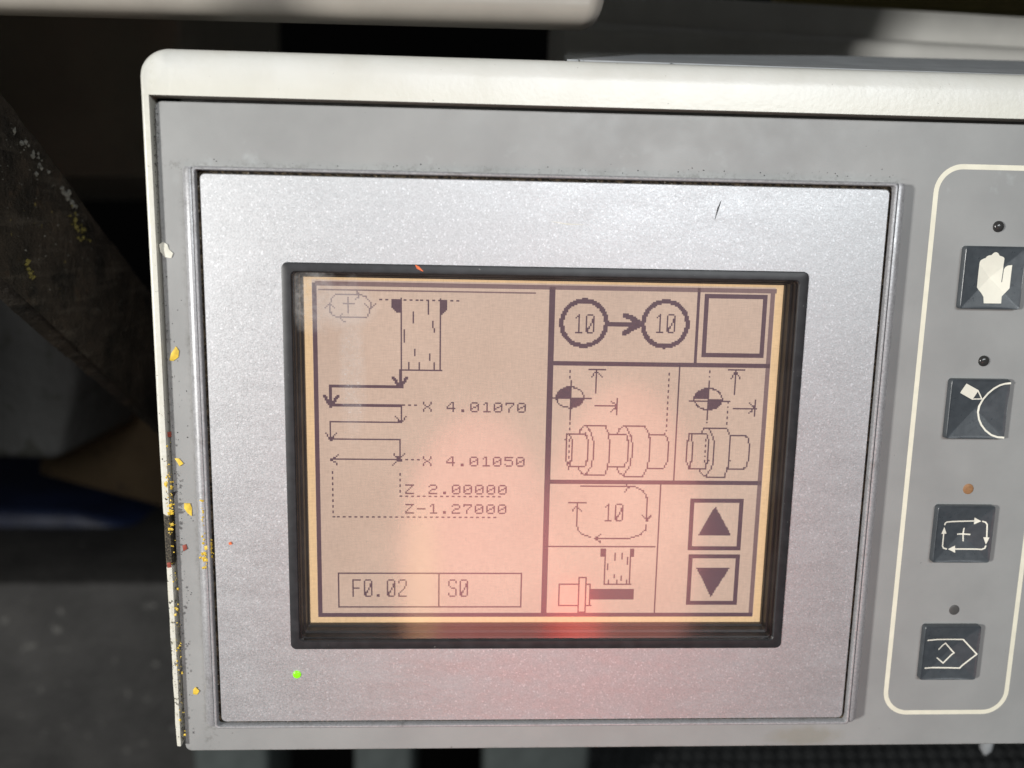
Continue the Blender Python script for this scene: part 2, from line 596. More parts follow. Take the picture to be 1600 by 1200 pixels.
# floor and back of the box
for q in (((XL + 1.2, YB, -6.4), (XR, YB, -6.4), (XR, YB, -78), (XL + 1.2, YB, -78)), ((XL + .3, YB, -77.9), (XR, YB, -77.9), (XR, YT - .1, -77.9), (XL + .3, YT - .1, -77.9)),
          ((XR - .01, YB, -78), (XR - .01, YB, -6.4), (XR - .01, YT, -6.4), (XR - .01, YT, -78))):
    bm.faces.new([bm.verts.new((p[0] * mm, p[1] * mm, p[2] * mm)) for p in q])
bmesh.ops.recalc_face_normals(bm, faces=bm.faces)
finish(bm, 'housing', M['white'], panel, 40)

# dark inside of the housing, seen through the gap round the fascia
bm = bmesh.new()
box(bm, -93.2 * mm, 164 * mm, -76.5 * mm, 86.7 * mm, -12 * mm, -6.6 * mm)
finish(bm, 'inner_wall', M['dark'], panel)

# wedge-shaped grey cover plate lying on the housing's top
bm = bmesh.new()
pts = [F(886, 94, -.009), F(1640, 119, -.009), F(1640, 97, -.070), F(1300, 88, -.070), F(1000, 86, -.070)]
a = [bm.verts.new(p + Vector((0, 0.0002, 0))) for p in pts]
b = [bm.verts.new(p - Vector((0, 0.0004, 0))) for p in pts]
bm.faces.new(a)
bm.faces.new(list(reversed(b)))
for i in range(5):
    bm.faces.new((a[i], b[i], b[(i + 1) % 5], a[(i + 1) % 5]))
bmesh.ops.recalc_face_normals(bm, faces=bm.faces)
finish(bm, 'top_plate', M['topgrey'], panel)

# grey fascia with the display opening
bm = bmesh.new()
fx0, fx1, fy0, fy1 = -92.75, 163.0, -79.4, 85.65
ring(bm, [(-65.5, 65.5, -51, 51, 2, -5.4), (-65.5, 65.5, -51, 51, 2, -3.0), (fx0 + .25, fx1, fy0 + .25, fy1 - .25, 1.5, -3.0), (fx0, fx1, fy0, fy1, 1.7, -3.2), (fx0, fx1, fy0, fy1, 1.7, -5.4)])
bmesh.ops.scale(bm, vec=(mm, mm, mm), verts=bm.verts)
bmesh.ops.recalc_face_normals(bm, faces=bm.faces)
finish(bm, 'fascia', M['fascia'], panel, 30)

# groove ring, inner frame ridge and side rails of the display frame
def ringpart(name, mat, steps, smooth=35, parent=panel, n=6):
    bm = bmesh.new()
    ring(bm, steps, n)
    bmesh.ops.scale(bm, vec=(mm, mm, mm), verts=bm.verts)
    return finish(bm, name, mat, parent, smooth)


ringpart('groove', M['groove'], [(-81, 81, -68, 68, 1, -1.1), (-83.3, 83.3, -70.3, 70.3, 1, -1.1)])
ringpart('display_frame', M['frame'], [
    (-83.05, 83.05, -70.05, 70.05, .7, -2.9), (-83.05, 83.05, -70.05, 70.05, .7, 0.55), (-83.17, 83.17, -70.2, 70.2, .75, 0.8),
    (-83.45, 83.45, -70.45, 70.45, .8, 0.85), (-83.7, 83.7, -70.75, 70.75, .9, 0.65), (-83.8, 83.8, -70.9, 70.9, .9, 0.2), (-83.8, 83.8, -70.9, 70.9, .9, -2.98)])
for s in (-1, 1):
    prof = [(83.86, -2.98), (83.86, 0.25), (84.0, 0.5)]
    for k in range(7):
        t = math.radians(90 - 15 * k)
        prof.append((84.35 + 2.0 * math.cos(t), -1.4 + 2.0 * math.sin(t)))
    prof += [(86.35, -2.98)]
    bm = bmesh.new()
    L = []
    for y, k in ((-70.6, .82), (-69.6, 1), (-40, 1), (0, 1), (40, 1), (69.9, 1), (70.75, .9)):
        L.append([bm.verts.new((s * (83.86 + (px - 83.86) * k) * mm, y * mm, (-2.98 + (pz + 2.98) * k) * mm)) for px, pz in prof])
    for a, b in zip(L[:-1], L[1:]):
        for i in range(len(prof) - 1):
            bm.faces.new((a[i], a[i + 1], b[i + 1], b[i]))
    bm.faces.new(L[0])
    bm.faces.new(L[-1])
    bmesh.ops.recalc_face_normals(bm, faces=bm.faces)
    finish(bm, 'side_rail', M['frame'], panel, 40)

# silver plate
plate = ringpart('bezel_plate', M['silver'], [(-63.85, 63.85, -49.1, 49.2, 1.5, -2.5), (-63.85, 63.85, -49.1, 49.2, 1.5, 0.0), (-81.95, 81.95, -69.1, 69.1, 1.1, 0.0),
                                      (-82.12, 82.12, -69.27, 69.27, 1.2, -0.15), (-82.12, 82.12, -69.27, 69.27, 1.2, -1.05)], 20)
# screen surround: flat lip, then steps down to the glass and the lit panel
ringpart('screen_gasket', M['black'], [(-63.8, 63.8, -49.05, 49.15, 1.45, -0.3), (-63.8, 63.8, -49.05, 49.15, 1.45, 0.22), (-63.55, 63.55, -48.8, 48.9, 1.3, 0.35),
                                       (-61.7, 61.7, -47.0, 47.2, 1.2, 0.3), (-61.45, 61.45, -46.75, 46.95, 1.1, 0.0), (-61.4, 61.4, -46.7, 46.9, 1.1, -1.0)])
ringpart('screen_recess', M['black'], [(-61.6, 61.6, -46.9, 47.1, 1.1, -0.9), (-61.1, 61.1, -46.3, 46.7, .9, -1.1), (-60.9, 60.9, -46.0, 46.5, .8, -2.6), (-60.45, 60.45, -45.4, 46.1, .5, -2.8),
                                       (-60.3, 60.3, -45.2, 45.95, .4, -4.6), (-59.9, 60.0, -44.75, 45.65, .15, -4.9), (-59.9, 60.0, -44.75, 45.65, .15, -6.3)])
ringpart('display_backing', M['dark'], [(-64.5, 64.5, -50, 50, 1, -6.4), (-50, 50, -40, 40, 1, -6.4)])

screen = empty('display_screen', (0, -0.0447, -0.0062))
screen.parent = panel
screen.matrix_parent_inverse = Matrix.Identity(4)
screen.matrix_basis = Matrix.Translation(Vector((0, -0.0447, -0.0062)) - Vector(panel['org']))


def sub(bm, name, mat, smooth=None):
    return finish(bm, name, mat, screen, smooth)


# lit margin and pixel field
PX = 0.3735
LX, LY = -59.75, 45.35
bm = bmesh.new()
box(bm, -60.3 * mm, 60.4 * mm, -45.1 * mm, 46.0 * mm, -6.35 * mm, -6.08 * mm)
sub(bm, 'screen_margin', M['lcd_edge'])
bm = bmesh.new()
for (x0, x1, y0, y1) in ((-57.95, 58.0, -43.0, 45.0),):
    q = [bm.verts.new((x * mm, y * mm, -6.02 * mm)) for x, y in ((x0, y0), (x1, y0), (x1, y1), (x0, y1))]
    bm.faces.new(q)
sub(bm, 'pixel_field', M['lcd'])

# ---- raster drawing on the 320 x 240 grid
def cell(u, v):
    p = F(u, v, -.006)
    return ((p.x * 1000 - LX) / PX, (LY - p.y * 1000) / PX)


class Ras:
    def __init__(self):
        self.s = set()

    def dot(self, x, y, t=1):
        if t == 1:
            self.s.add((int(math.floor(x)), int(math.floor(y))))
        else:
            o = (t - 1) / 2
            bx, by = int(math.floor(x - o)), int(math.floor(y - o))
            for i in range(t):
                for j in range(t):
                    self.s.add((bx + i, by + j))

    def lc(self, x0, y0, x1, y1, t=1, dash=None):
        if dash is None and abs(x0 - x1) < 2.2 and abs(y0 - y1) > 8:
            x0 = x1 = (x0 + x1) / 2
        if abs(y0 - y1) < 2.2 and abs(x0 - x1) > 8:
            y0 = y1 = (y0 + y1) / 2
        n = int(max(abs(x1 - x0), abs(y1 - y0))) + 1
        for k in range(n + 1):
            if dash and (k % (dash[0] + dash[1])) >= dash[0]:
                continue
            f = k / n
            self.dot(x0 + (x1 - x0) * f, y0 + (y1 - y0) * f, t)

    def line(self, pts, t=1, dash=None):
        c = [cell(*p) for p in pts]
        for a, b in zip(c[:-1], c[1:]):
            self.lc(a[0], a[1], b[0], b[1], t, dash)
        return self

    def rect(self, pts, t=1):
        c = [cell(*p) for p in pts]
        xs, ys = sorted(p[0] for p in c), sorted(p[1] for p in c)
        x0, x1, y0, y1 = round((xs[0] + xs[1]) / 2), round((xs[2] + xs[3]) / 2), round((ys[0] + ys[1]) / 2), round((ys[2] + ys[3]) / 2)
        o = t // 2
        for y in range(y0 - o, y1 + t - o):
            for x in range(x0 - o, x1 + t - o):
                if x < x0 + t - o or x >= x1 - o or y < y0 + t - o or y >= y1 - o:
                    self.s.add((x, y))
        return self

    def fill(self, pts):
        c = [cell(*p) for p in pts]
        return self.fillc(c)

    def fillc(self, c):
        xs = [p[0] for p in c]
        ys = [p[1] for p in c]
        for y in range(int(min(ys)) - 1, int(max(ys)) + 2):
            for x in range(int(min(xs)) - 1, int(max(xs)) + 2):
                px, py = x + .5, y + .5
                ins = False
                j = len(c) - 1
                for i in range(len(c)):
                    if (c[i][1] > py) != (c[j][1] > py) and px < (c[j][0] - c[i][0]) * (py - c[i][1]) / (c[j][1] - c[i][1]) + c[i][0]:
                        ins = not ins
                    j = i
                if ins:
                    self.s.add((x, y))
        return self

    def annulus(self, u, v, r0, r1):
        cx, cy = cell(u, v)
        for y in range(int(cy - r1) - 2, int(cy + r1) + 3):
            for x in range(int(cx - r1) - 2, int(cx + r1) + 3):
                d = math.hypot(x + .5 - cx, y + .5 - cy)
                if r0 <= d <= r1:
                    self.s.add((x, y))
        return self

    def text(self, u, v, txt, font, col0=0):
        """u, v: photo spot of the first glyph's upper left ink."""
        cx, cy = cell(u, v)
        cx, cy = round(cx) - col0, round(cy)
        for i, ch in enumerate(txt):
            for r, row in enumerate(font.get(ch, [])):
                for k, b in enumerate(row):
                    if b == '#':
                        self.s.add((cx + i * 8 + k, cy + r))
        return self

    def build(self, name, mat, z=-5.985):
        bm = bmesh.new()
        left = set(self.s)
        for (x, y) in sorted(self.s, key=lambda c: (c[1], c[0])):
            if (x, y) not in left:
                continue
            w = 1
            while (x + w, y) in left:
                w += 1
            h = 1
            while all((x + i, y + h) in left for i in range(w)):
                h += 1
            for i in range(w):
                for j in range(h):
                    left.discard((x + i, y + j))
            X0, X1 = LX + x * PX, LX + (x + w) * PX
            Y0, Y1 = LY - y * PX, LY - (y + h) * PX
            bm.faces.new([bm.verts.new((a * mm, b * mm, z * mm)) for a, b in ((X0, Y1), (X1, Y1), (X1, Y0), (X0, Y0))])
        o = sub(bm, name, mat)
        return o


F8 = {
    '0': [' #### ', '#    #', '#   ##', '# ## #', '##   #', '#    #', ' #### '],
    '1': ['  ##  ', ' # #  ', '   #  ', '   #  ', '   #  ', '   #  ', ' #####'],
    '2': [' #### ', '#    #', '     #', '  ### ', ' #    ', '#     ', '######'],
    '4': ['   ## ', '  # # ', ' #  # ', '#   # ', '######', '    # ', '    # '],
    '5': ['######', '#     ', '##### ', '     #', '     #', '#    #', ' #### '],
    '7': ['######', '#    #', '    # ', '   #  ', '  #   ', '  #   ', '  #   '],
    'X': ['#    #', '#    #', ' #  # ', '  ##  ', ' #  # ', '#    #', '#    #'],
    'Z': ['######', '    # ', '   #  ', '  #   ', ' #    ', '#     ', '######'],
    '.': ['', '', '', '', '', '  ##', '  ##'],
    '-': ['', '', '', '######'],
}
F16 = {
    'F': ['######', '#', '#', '#', '#', '#', '#####', '#', '#', '#', '#', '#', '#'],
    '0': [' #### ', '#    #', '#    #', '#   ##', '#   ##', '#   ##', '#  # #', '#  # #', '# #  #', '###  #', '##   #', '##   #', ' #### '],
    '1': ['   # ', '  ## ', ' # # ', '   # ', '   # ', '   # ', '   # ', '   # ', '   # ', '   # ', '   # ', '   # ', ' #####'],
    '2': [' #### ', '#    #', '#    #', '     #', '     #', '    # ', '    # ', '   #  ', '  #   ', ' #    ', '#     ', '#     ', '######'],
    'S': [' #### ', '#    #', '#    #', '#     ', '#     ', ' #    ', '  ### ', '     #', '     #', '     #', '#    #', '#    #', ' #### '],
    '.': [''] * 11 + [' ##', ' ##'],
}
z1 = lambda x, y: (440 + x / 3.81, 400 + y / 3.81)
z2 = lambda x, y: (440 + x / 3.81, 700 + y / 3.81)
z3 = lambda x, y: (840 + x / 3.636, 400 + y / 3.636)
z4 = lambda x, y: (840 + x / 3.636, 700 + y / 3.636)
z5 = lambda x, y: (490 + x / 6, 440 + y / 6)
z6 = lambda x, y: (850 + x / 6, 560 + y / 6)
z7 = lambda x, y: (1050 + x / 6, 560 + y / 6)
z8 = lambda x, y: (850 + x / 5.219, 740 + y / 5.219)


def L(z, *pts):
    return [z(*p) for p in pts]


# frame lines
r = Ras()
r.lc(6, 4, 6, 235, 3)
r.lc(6, 235, 313, 235, 3)
r.line([(862.5, 452), (850, 957)], 4)
r.line([(866, 568.5), (1200, 570.5)], 3)
r.line([(858, 752.5), (1187, 754.5)], 3)
r.line([(1091, 453), (1086, 567)], 2)
r.build('frame_lines', M['ink'])
r = Ras()
r.line([(1061, 573), (1053, 750)]).line([(1031.5, 757), (1024, 957)]).line([(858, 853.5), (1024, 854.5)])
r.build('thin_dividers', M['ink'])
r = Ras()
r.lc(8, 3.5, 314, 3.5, 3)
r.lc(313, 4, 313, 232, 3)
r.lc(9, 7, 152, 7, 1)
r.build('faint_frame', M['ink_soft'])

# cycle symbol, upper left
r = Ras()
r.line(L(z5, (205, 122), (440, 124), (490, 140), (535, 200), (530, 255), (510, 325), (470, 342), (235, 338), (180, 315), (150, 270), (155, 200), (170, 160), (205, 122)))
r.line(L(z5, (388, 85), (440, 125), (395, 165))).line(L(z5, (480, 215), (530, 255), (575, 215))).line(L(z5, (270, 305), (235, 335), (290, 380))).line(L(z5, (110, 245), (155, 200), (195, 240)))
r.line(L(z5, (325, 148), (328, 290))).line(L(z5, (282, 211), (375, 211)))
r.build('cycle_symbol', M['ink_soft'])

# tool with ears and inner dashes
r = Ras()
r.line(L(z5, (620, 163), (1375, 178)), 1, (2, 2))
r.fill(L(z5, (735, 158), (818, 158), (818, 300), (770, 282), (735, 245)))
r.fill(L(z5, (1190, 168), (1260, 172), (1257, 260), (1210, 305), (1190, 305)))
r.line(L(z5, (815, 160), (818, 828))).line(L(z5, (1195, 170), (1193, 828))).line(L(z5, (818, 825), (1195, 827)))
for x, a, b in ((941, 290, 390), (1082, 175, 305), (1125, 378, 472), (857, 455, 568), (942, 640, 693), (1082, 682, 738), (887, 762, 820), (985, 762, 822), (1137, 765, 825)):
    r.line(L(z5, (x, a), (x, b)))
r.build('grinding_tool_drawing', M['ink'])

# zigzag path with arrows
r = Ras()
r.line(L(z5, (810, 832), (810, 985)), 2).line(L(z5, (750, 905), (810, 988)), 2).line(L(z5, (872, 905), (812, 988)), 2)
r.fill(L(z5, (778, 950), (845, 950), (828, 1005), (805, 1005)))
r.line(L(z5, (155, 988), (828, 988)), 2).line(L(z5, (162, 978), (162, 1165)), 2)
r.line(L(z5, (102, 1075), (162, 1165)), 2).line(L(z5, (222, 1075), (164, 1165)), 2)
r.fill(L(z5, (130, 1125), (195, 1125), (180, 1175), (150, 1175)))
r.line(L(z5, (155, 1166), (822, 1166)), 2)
r.line(L(z5, (840, 1163), (965, 1163)), 1, (2, 2))
r.line(L(z1, (711, 892), (710, 993))).line(L(z1, (680, 957), (710, 993), (740, 957))).fill(L(z1, (695, 975), (725, 975), (715, 997), (705, 997)))
r.line(L(z1, (290, 991), (712, 992))).line(L(z1, (290, 991), (290, 1092))).line(L(z1, (262, 1058), (291, 1092), (325, 1058)))
r.fill(L(z1, (275, 1075), (308, 1075), (300, 1098), (285, 1098)))
r.line(L(z1, (290, 1094), (702, 1096))).line([z1(702, 1096), z2(702, 68)])
r.line(L(z2, (666, 35), (700, 68), (732, 35))).line(L(z2, (292, 70), (718, 70))).line(L(z2, (333, 43), (292, 70), (333, 98))).line(L(z2, (663, 98), (700, 70)))
r.fill(L(z2, (685, 50), (712, 50), (715, 78), (685, 78)))
r.line(L(z2, (740, 72), (825, 72)), 1, (2, 2))
r.build('tool_path_drawing', M['ink'])
r = Ras()
r.line(L(z2, (303, 143), (304, 408)), 1, (2, 2)).line(L(z2, (303, 408), (1292, 409)), 1, (2, 2)).line(L(z2, (708, 152), (708, 283)), 1, (2, 2)).line(L(z2, (708, 283), (1300, 286)), 1, (2, 2))
r.build('dimension_dashes', M['ink'])
Ras().text(*z1(845, 868), 'X 4.01070', F8).build('value_text', M['ink'])
Ras().text(*z2(843, 46), 'X 4.01050', F8).build('value_text', M['ink'])
Ras().text(*z2(732, 214), 'Z 2.00000', F8).build('value_text', M['ink'])
Ras().text(*z2(732, 332), 'Z-1.27000', F8).build('value_text', M['ink'])
r = Ras()
r.rect(L(z2, (335, 740), (1421, 739), (1418, 942), (337, 942))).line(L(z2, (936, 742), (936, 940)))
r.build('readout_box', M['ink'])
Ras().text(*z2(417, 782), 'F0.02', F16).build('feed_text', M['ink'])
Ras().text(*z2(990, 782), 'S0', F16).build('speed_text', M['ink'])

# circles with 10 -> 10
r = Ras()
r.annulus(*z3(264, 382), 13.6, 16.7).annulus(*z3(725, 387), 13.6, 16.7)
r.line(L(z3, (395, 385), (590, 385)), 3).line(L(z3, (498, 335), (580, 380)), 3).line(L(z3, (495, 437), (580, 390)), 3)
r.fill(L(z3, (530, 360), (600, 372), (600, 395), (530, 412)))
r.build('ring_arrow_symbol', M['ink'])
Ras().text(*z3(206, 327), '10', F16).build('number_text', M['ink'])
Ras().text(*z3(670, 331), '10', F16).build('number_text', M['ink'])
r = Ras()
r.rect([(1104, 461.5), (1194, 462), (1189, 554), (1098, 554)], 3)
r.build('empty_square', M['ink'])


def datum(z, cx, cy, rx, ry):
    n = 40
    e = [(cx + rx * math.cos(2 * math.pi * k / n), cy + ry * math.sin(2 * math.pi * k / n)) for k in range(n + 1)]
    r.line([z(*p) for p in e])
    q = [(cx, cy)] + [(cx - rx * math.cos(math.pi / 2 * k / 12), cy - ry * math.sin(math.pi / 2 * k / 12)) for k in range(13)]
    r.fill([z(*p) for p in q])
    q = [(cx, cy)] + [(cx + rx * math.cos(math.pi / 2 * k / 12), cy + ry * math.sin(math.pi / 2 * k / 12)) for k in range(13)]
    r.fill([z(*p) for p in q])


# workpiece with two collars
r = Ras()
r.line(L(z6, (250, 118), (249, 215)), 1, (2, 2)).line(L(z6, (248, 215), (242, 575))).line(L(z6, (240, 600), (226, 1050)), 1, (2, 2)).line(L(z6, (78, 380), (440, 380)))
datum(z6, 245, 365, 128, 97)
r.line(L(z6, (425, 100), (575, 100))).line(L(z6, (497, 100), (493, 322))).line(L(z6, (450, 170), (497, 115), (542, 170)))
r.line(L(z6, (480, 450), (690, 450))).line(L(z6, (692, 380), (688, 525))).line(L(z6, (632, 408), (688, 450), (630, 495)))
r.line(L(z6, (1168, 145), (1143, 710)), 1, (2, 2))
r.build('datum_symbol', M['ink'])
r = Ras()
r.line(L(z6, (218, 705), (218, 755), (203, 765), (203, 960), (212, 970), (212, 1005))).line(L(z6, (245, 705), (250, 755), (262, 765), (258, 960), (240, 970), (240, 1018)))
r.line(L(z6, (218, 703), (385, 703), (400, 730), (410, 760), (405, 960), (388, 975), (385, 1018), (230, 1018)))
r.line(L(z6, (330, 695), (350, 655), (375, 635), (575, 635), (600, 700), (612, 760), (605, 970), (590, 1040), (560, 1100), (385, 1098), (345, 1070), (320, 1025)))
r.line(L(z6, (405, 640), (440, 700), (462, 780), (458, 930), (440, 1020), (400, 1080), (385, 1090)))
r.line(L(z6, (622, 705), (770, 708), (785, 770), (780, 960), (760, 985), (755, 1022), (612, 1020)))
r.line(L(z6, (690, 695), (715, 655), (740, 638), (940, 640), (975, 690), (993, 760), (980, 970), (960, 1040), (925, 1105), (745, 1102), (705, 1075), (685, 1030)))
r.line(L(z6, (770, 645), (810, 710), (827, 790), (820, 930), (800, 1020), (755, 1085)))
r.line(L(z6, (985, 710), (1130, 710), (1150, 745), (1168, 790), (1158, 960), (1140, 1000), (1120, 1027), (970, 1027)))
r.build('workpiece_drawing', M['ink'])
# workpiece with one collar
r = Ras()
r.line(L(z7, (355, 118), (350, 215)), 1, (2, 2)).line(L(z7, (348, 215), (331, 575))).line(L(z7, (328, 595), (326, 630)), 1, (2, 2)).line(L(z7, (168, 393), (535, 398)))
r.line(L(z7, (318, 760), (311, 975)), 1, (2, 2))
datum(z7, 340, 382, 130, 100)
r.line(L(z7, (528, 114), (675, 115))).line(L(z7, (600, 116), (589, 335))).line(L(z7, (555, 187), (598, 130), (640, 187)))
r.line(L(z7, (575, 467), (785, 467))).line(L(z7, (787, 395), (780, 542))).line(L(z7, (727, 425), (780, 467), (720, 512)))
r.line(L(z7, (530, 400), (515, 640)), 1, (2, 2))
r.build('datum_symbol', M['ink'])
r = Ras()
r.line(L(z7, (155, 713), (325, 713), (340, 760), (345, 960), (320, 990), (310, 1030), (150, 1030)))
r.line(L(z7, (155, 713), (155, 770), (140, 780), (135, 965), (150, 1000), (155, 1030))).line(L(z7, (185, 713), (185, 770), (197, 780), (187, 965), (175, 970), (165, 1030)))
r.line(L(z7, (270, 705), (290, 665), (315, 650), (515, 652), (540, 715), (545, 770), (540, 960), (520, 1030), (490, 1112), (320, 1110), (275, 1080), (250, 1040)))
r.line(L(z7, (345, 655), (380, 720), (397, 800), (390, 940), (370, 1030), (320, 1095)))
r.line(L(z7, (545, 718), (690, 722), (712, 750), (722, 800), (712, 960), (695, 1010), (670, 1037), (530, 1037)))
r.build('workpiece_drawing', M['ink'])
# loop with 10
r = Ras()
r.line(L(z8, (305, 108), (745, 110), (800, 135), (830, 170), (843, 210), (838, 385))).line(L(z8, (665, 82), (692, 110), (657, 148))).line(L(z8, (800, 338), (838, 385), (875, 338)))
r.fill(L(z8, (675, 98), (700, 98), (700, 125), (675, 125))).fill(L(z8, (825, 362), (852, 362), (845, 390), (830, 390)))
r.line(L(z8, (835, 420), (825, 460), (790, 495), (740, 515), (695, 528), (415, 528))).line(L(z8, (465, 492), (415, 528), (462, 563)))
r.line(L(z8, (380, 517), (320, 500), (280, 460), (264, 410), (267, 250))).line(L(z8, (208, 242), (345, 242))).line(L(z8, (232, 300), (268, 256), (305, 300)))
r.build('loop_symbol', M['ink'])
Ras().text(*z8(482, 243), '10', F16).build('number_text', M['ink'])
# tool over clamped shank
r = Ras()
r.fill(L(z8, (462, 615), (509, 615), (507, 680), (462, 680))).fill(L(z8, (703, 615), (740, 615), (738, 680), (703, 680)))
r.line(L(z8, (499, 640), (494, 907), (703, 907), (709, 640)))
for x, a, b in ((582, 648, 702), (641, 648, 690), (685, 682, 737), (521, 737, 778), (576, 825, 845), (633, 838, 867), (529, 872, 905), (597, 872, 905), (678, 872, 905)):
    r.line(L(z8, (x, a), (x, b)))
r.line(L(z8, (280, 905), (127, 905), (122, 1073), (278, 1073))).line(L(z8, (288, 850), (345, 850), (340, 1140))).line(L(z8, (288, 850), (282, 1140)))
r.line(L(z8, (347, 905), (380, 905), (376, 1073), (342, 1073))).fill(L(z8, (382, 935), (737, 937), (735, 1032), (380, 1032)))
r.fill(L(z8, (282, 1122), (342, 1122), (342, 1150), (282, 1150)))
r.build('dressing_symbol', M['ink'])
# scroll keys on the screen
r = Ras()
r.rect(L(z4, (878, 296), (1155, 296), (1140, 564), (865, 564)), 3).fill(L(z4, (1010, 330), (1102, 500), (911, 499)))
r.build('up_arrow_key', M['ink'])
r = Ras()
r.rect(L(z4, (862, 614), (1137, 614), (1121, 877), (847, 877)), 3).fill(L(z4, (902, 679), (1092, 679), (983, 848)))
r.build('down_arrow_key', M['ink'])

# cover glass
bm = bmesh.new()
box(bm, -61.35 * mm, 61.35 * mm, -46.65 * mm, 46.85 * mm, -0.45 * mm, -0.449 * mm)
for f in list(bm.faces):
    if abs(f.normal.z) < 0.5 or f.normal.z < 0:
        bm.faces.remove(f)
glass = finish(bm, 'cover_glass', M['glass'], panel)

# green power lamp, scratches on the plate, orange scrap on the gasket
def disc(name, u, v, z, r, h, mat, parent, seg=20):
    c = F(u, v, z)
    bm = bmesh.new()
    rings = []
    for k in range(6):
        t = math.radians(90 * k / 6)
        rings.append([(c.x + r * math.cos(t) * math.cos(a), c.y + r * math.cos(t) * math.sin(a), z + h * math.sin(t)) for a in [2 * math.pi * i / seg for i in range(seg)]])
    rings.insert(0, [(p[0], p[1], z - 0.0006) for p in rings[0]])
    loft(bm, rings, cap1=True)
    bmesh.ops.recalc_face_normals(bm, faces=bm.faces)
    return finish(bm, name, mat, parent, 60)


disc('power_lamp', 464, 1054, 0.00005, 0.00105, 0.0004, M['led_green'], panel)


def sliver(name, pts, z, w, mat, parent=panel):
    bm = bmesh.new()
    P = [F(u, v, z) for u, v in pts]
    n = len(P)
    l, rr = [], []
    for i, p in enumerate(P):
        d = (P[min(i + 1, n - 1)] - P[max(i - 1, 0)]).normalized()
        s = Vector((-d.y, d.x, 0)) * (w / 2) * (1.0 if 0 < i < n - 1 else 0.25)
        l.append(bm.verts.new(p + s))
        rr.append(bm.verts.new(p - s))
    for i in range(n - 1):
        bm.faces.new((l[i], rr[i], rr[i + 1], l[i + 1]))
    return finish(bm, name, mat, parent)


sliver('scratch', [(1127, 313), (1122, 326), (1117, 343)], 0.00004, 0.00042, M['scratch'])
sliver('scratch', [(862, 346), (885, 350), (912, 351)], 0.00004, 0.00025, M['whitepaint'])
sliver('orange_mark', [(649, 414), (653, 418), (661, 424)], 0.00042, 0.0007, M['orange'])

# ---- cream border line round the keys
def line_loop(name, x0, x1, y0, y1, r, w, z, mat):
    bm = bmesh.new()
    loft(bm, [[(x * mm, y * mm, z * mm) for x, y in rrect(x0 - w / 2, x1 + w / 2, y0 - w / 2, y1 + w / 2, r + w / 2, 12)],
              [(x * mm, y * mm, z * mm) for x, y in rrect(x0 + w / 2, x1 - w / 2, y0 + w / 2, y1 - w / 2, r - w / 2, 12)]])
    return finish(bm, name, mat, panel)


line_loop('border_line', 95.15, 128.9, -69.65, 75.35, 6.3, 1.25, -2.96, M['cream'])

# ---- dished push buttons
BA = 7.8
def hz(x, y):
    m = max(abs(x), abs(y)) / BA
    s = math.sqrt(0.5 * (x * x + y * y)) / BA
    k = 0.72 * m + 0.28 * s
    return -1.35 - 1.58 * (1 - min(1, k))


def cut_grid(bm, step=0.8):
    k = -BA + step
    while k < BA:
        for no in ((1, 0, 0), (0, 1, 0)):
            bmesh.ops.bisect_plane(bm, geom=bm.verts[:] + bm.edges[:] + bm.faces[:], plane_co=(k * no[0], k * no[1], 0), plane_no=no)
        k += step
    for no in ((1, 1, 0), (1, -1, 0)):
        bmesh.ops.bisect_plane(bm, geom=bm.verts[:] + bm.edges[:] + bm.faces[:], plane_co=(0, 0, 0), plane_no=no)


def drape(bm, cx, cy, lift=0.035):
    bmesh.ops.triangulate(bm, faces=bm.faces[:])
    cut_grid(bm)
    for v in bm.verts:
        x, y = v.co.x, v.co.y
        v.co = Vector(((cx + x) * mm, (cy + y) * mm, (hz(x, y) + lift) * mm))
    bm.normal_update()
    for f in bm.faces:
        if f.normal.z < 0:
            f.normal_flip()


def poly(bm, pts):
    bm.faces.new([bm.verts.new((x, y, 0)) for x, y in pts])


def stroke(bm, pts, w, closed=False):
    P = [Vector((x, y, 0)) for x, y in pts]
    n = len(P)
    l, rr = [], []
    for i, p in enumerate(P):
        if closed:
            a, b = P[i - 1], P[(i + 1) % n]
        else:
            a, b = P[max(i - 1, 0)], P[min(i + 1, n - 1)]
        d1 = (p - a).normalized() if (p - a).length > 1e-9 else (b - p).normalized()
        d2 = (b - p).normalized() if (b - p).length > 1e-9 else d1
        d = (d1 + d2).normalized()
        k = 1 / max(0.5, d.dot(d1))
        s = Vector((-d.y, d.x, 0)) * w / 2 * k
        l.append(bm.verts.new(p + s))
        rr.append(bm.verts.new(p - s))
    m = n if closed else n - 1
    for i in range(m):
        j = (i + 1) % n
        bm.faces.new((l[i], rr[i], rr[j], l[j]))


BX = 111.05
BYS = (48.5, 15.15, -18.3, -51.6)


def zb(k, u, v):
    """photo spot to the key's own millimetres"""
    p = F(u, v, -0.0018)
    return (p.x * 1000 - BX, p.y * 1000 - BYS[k])


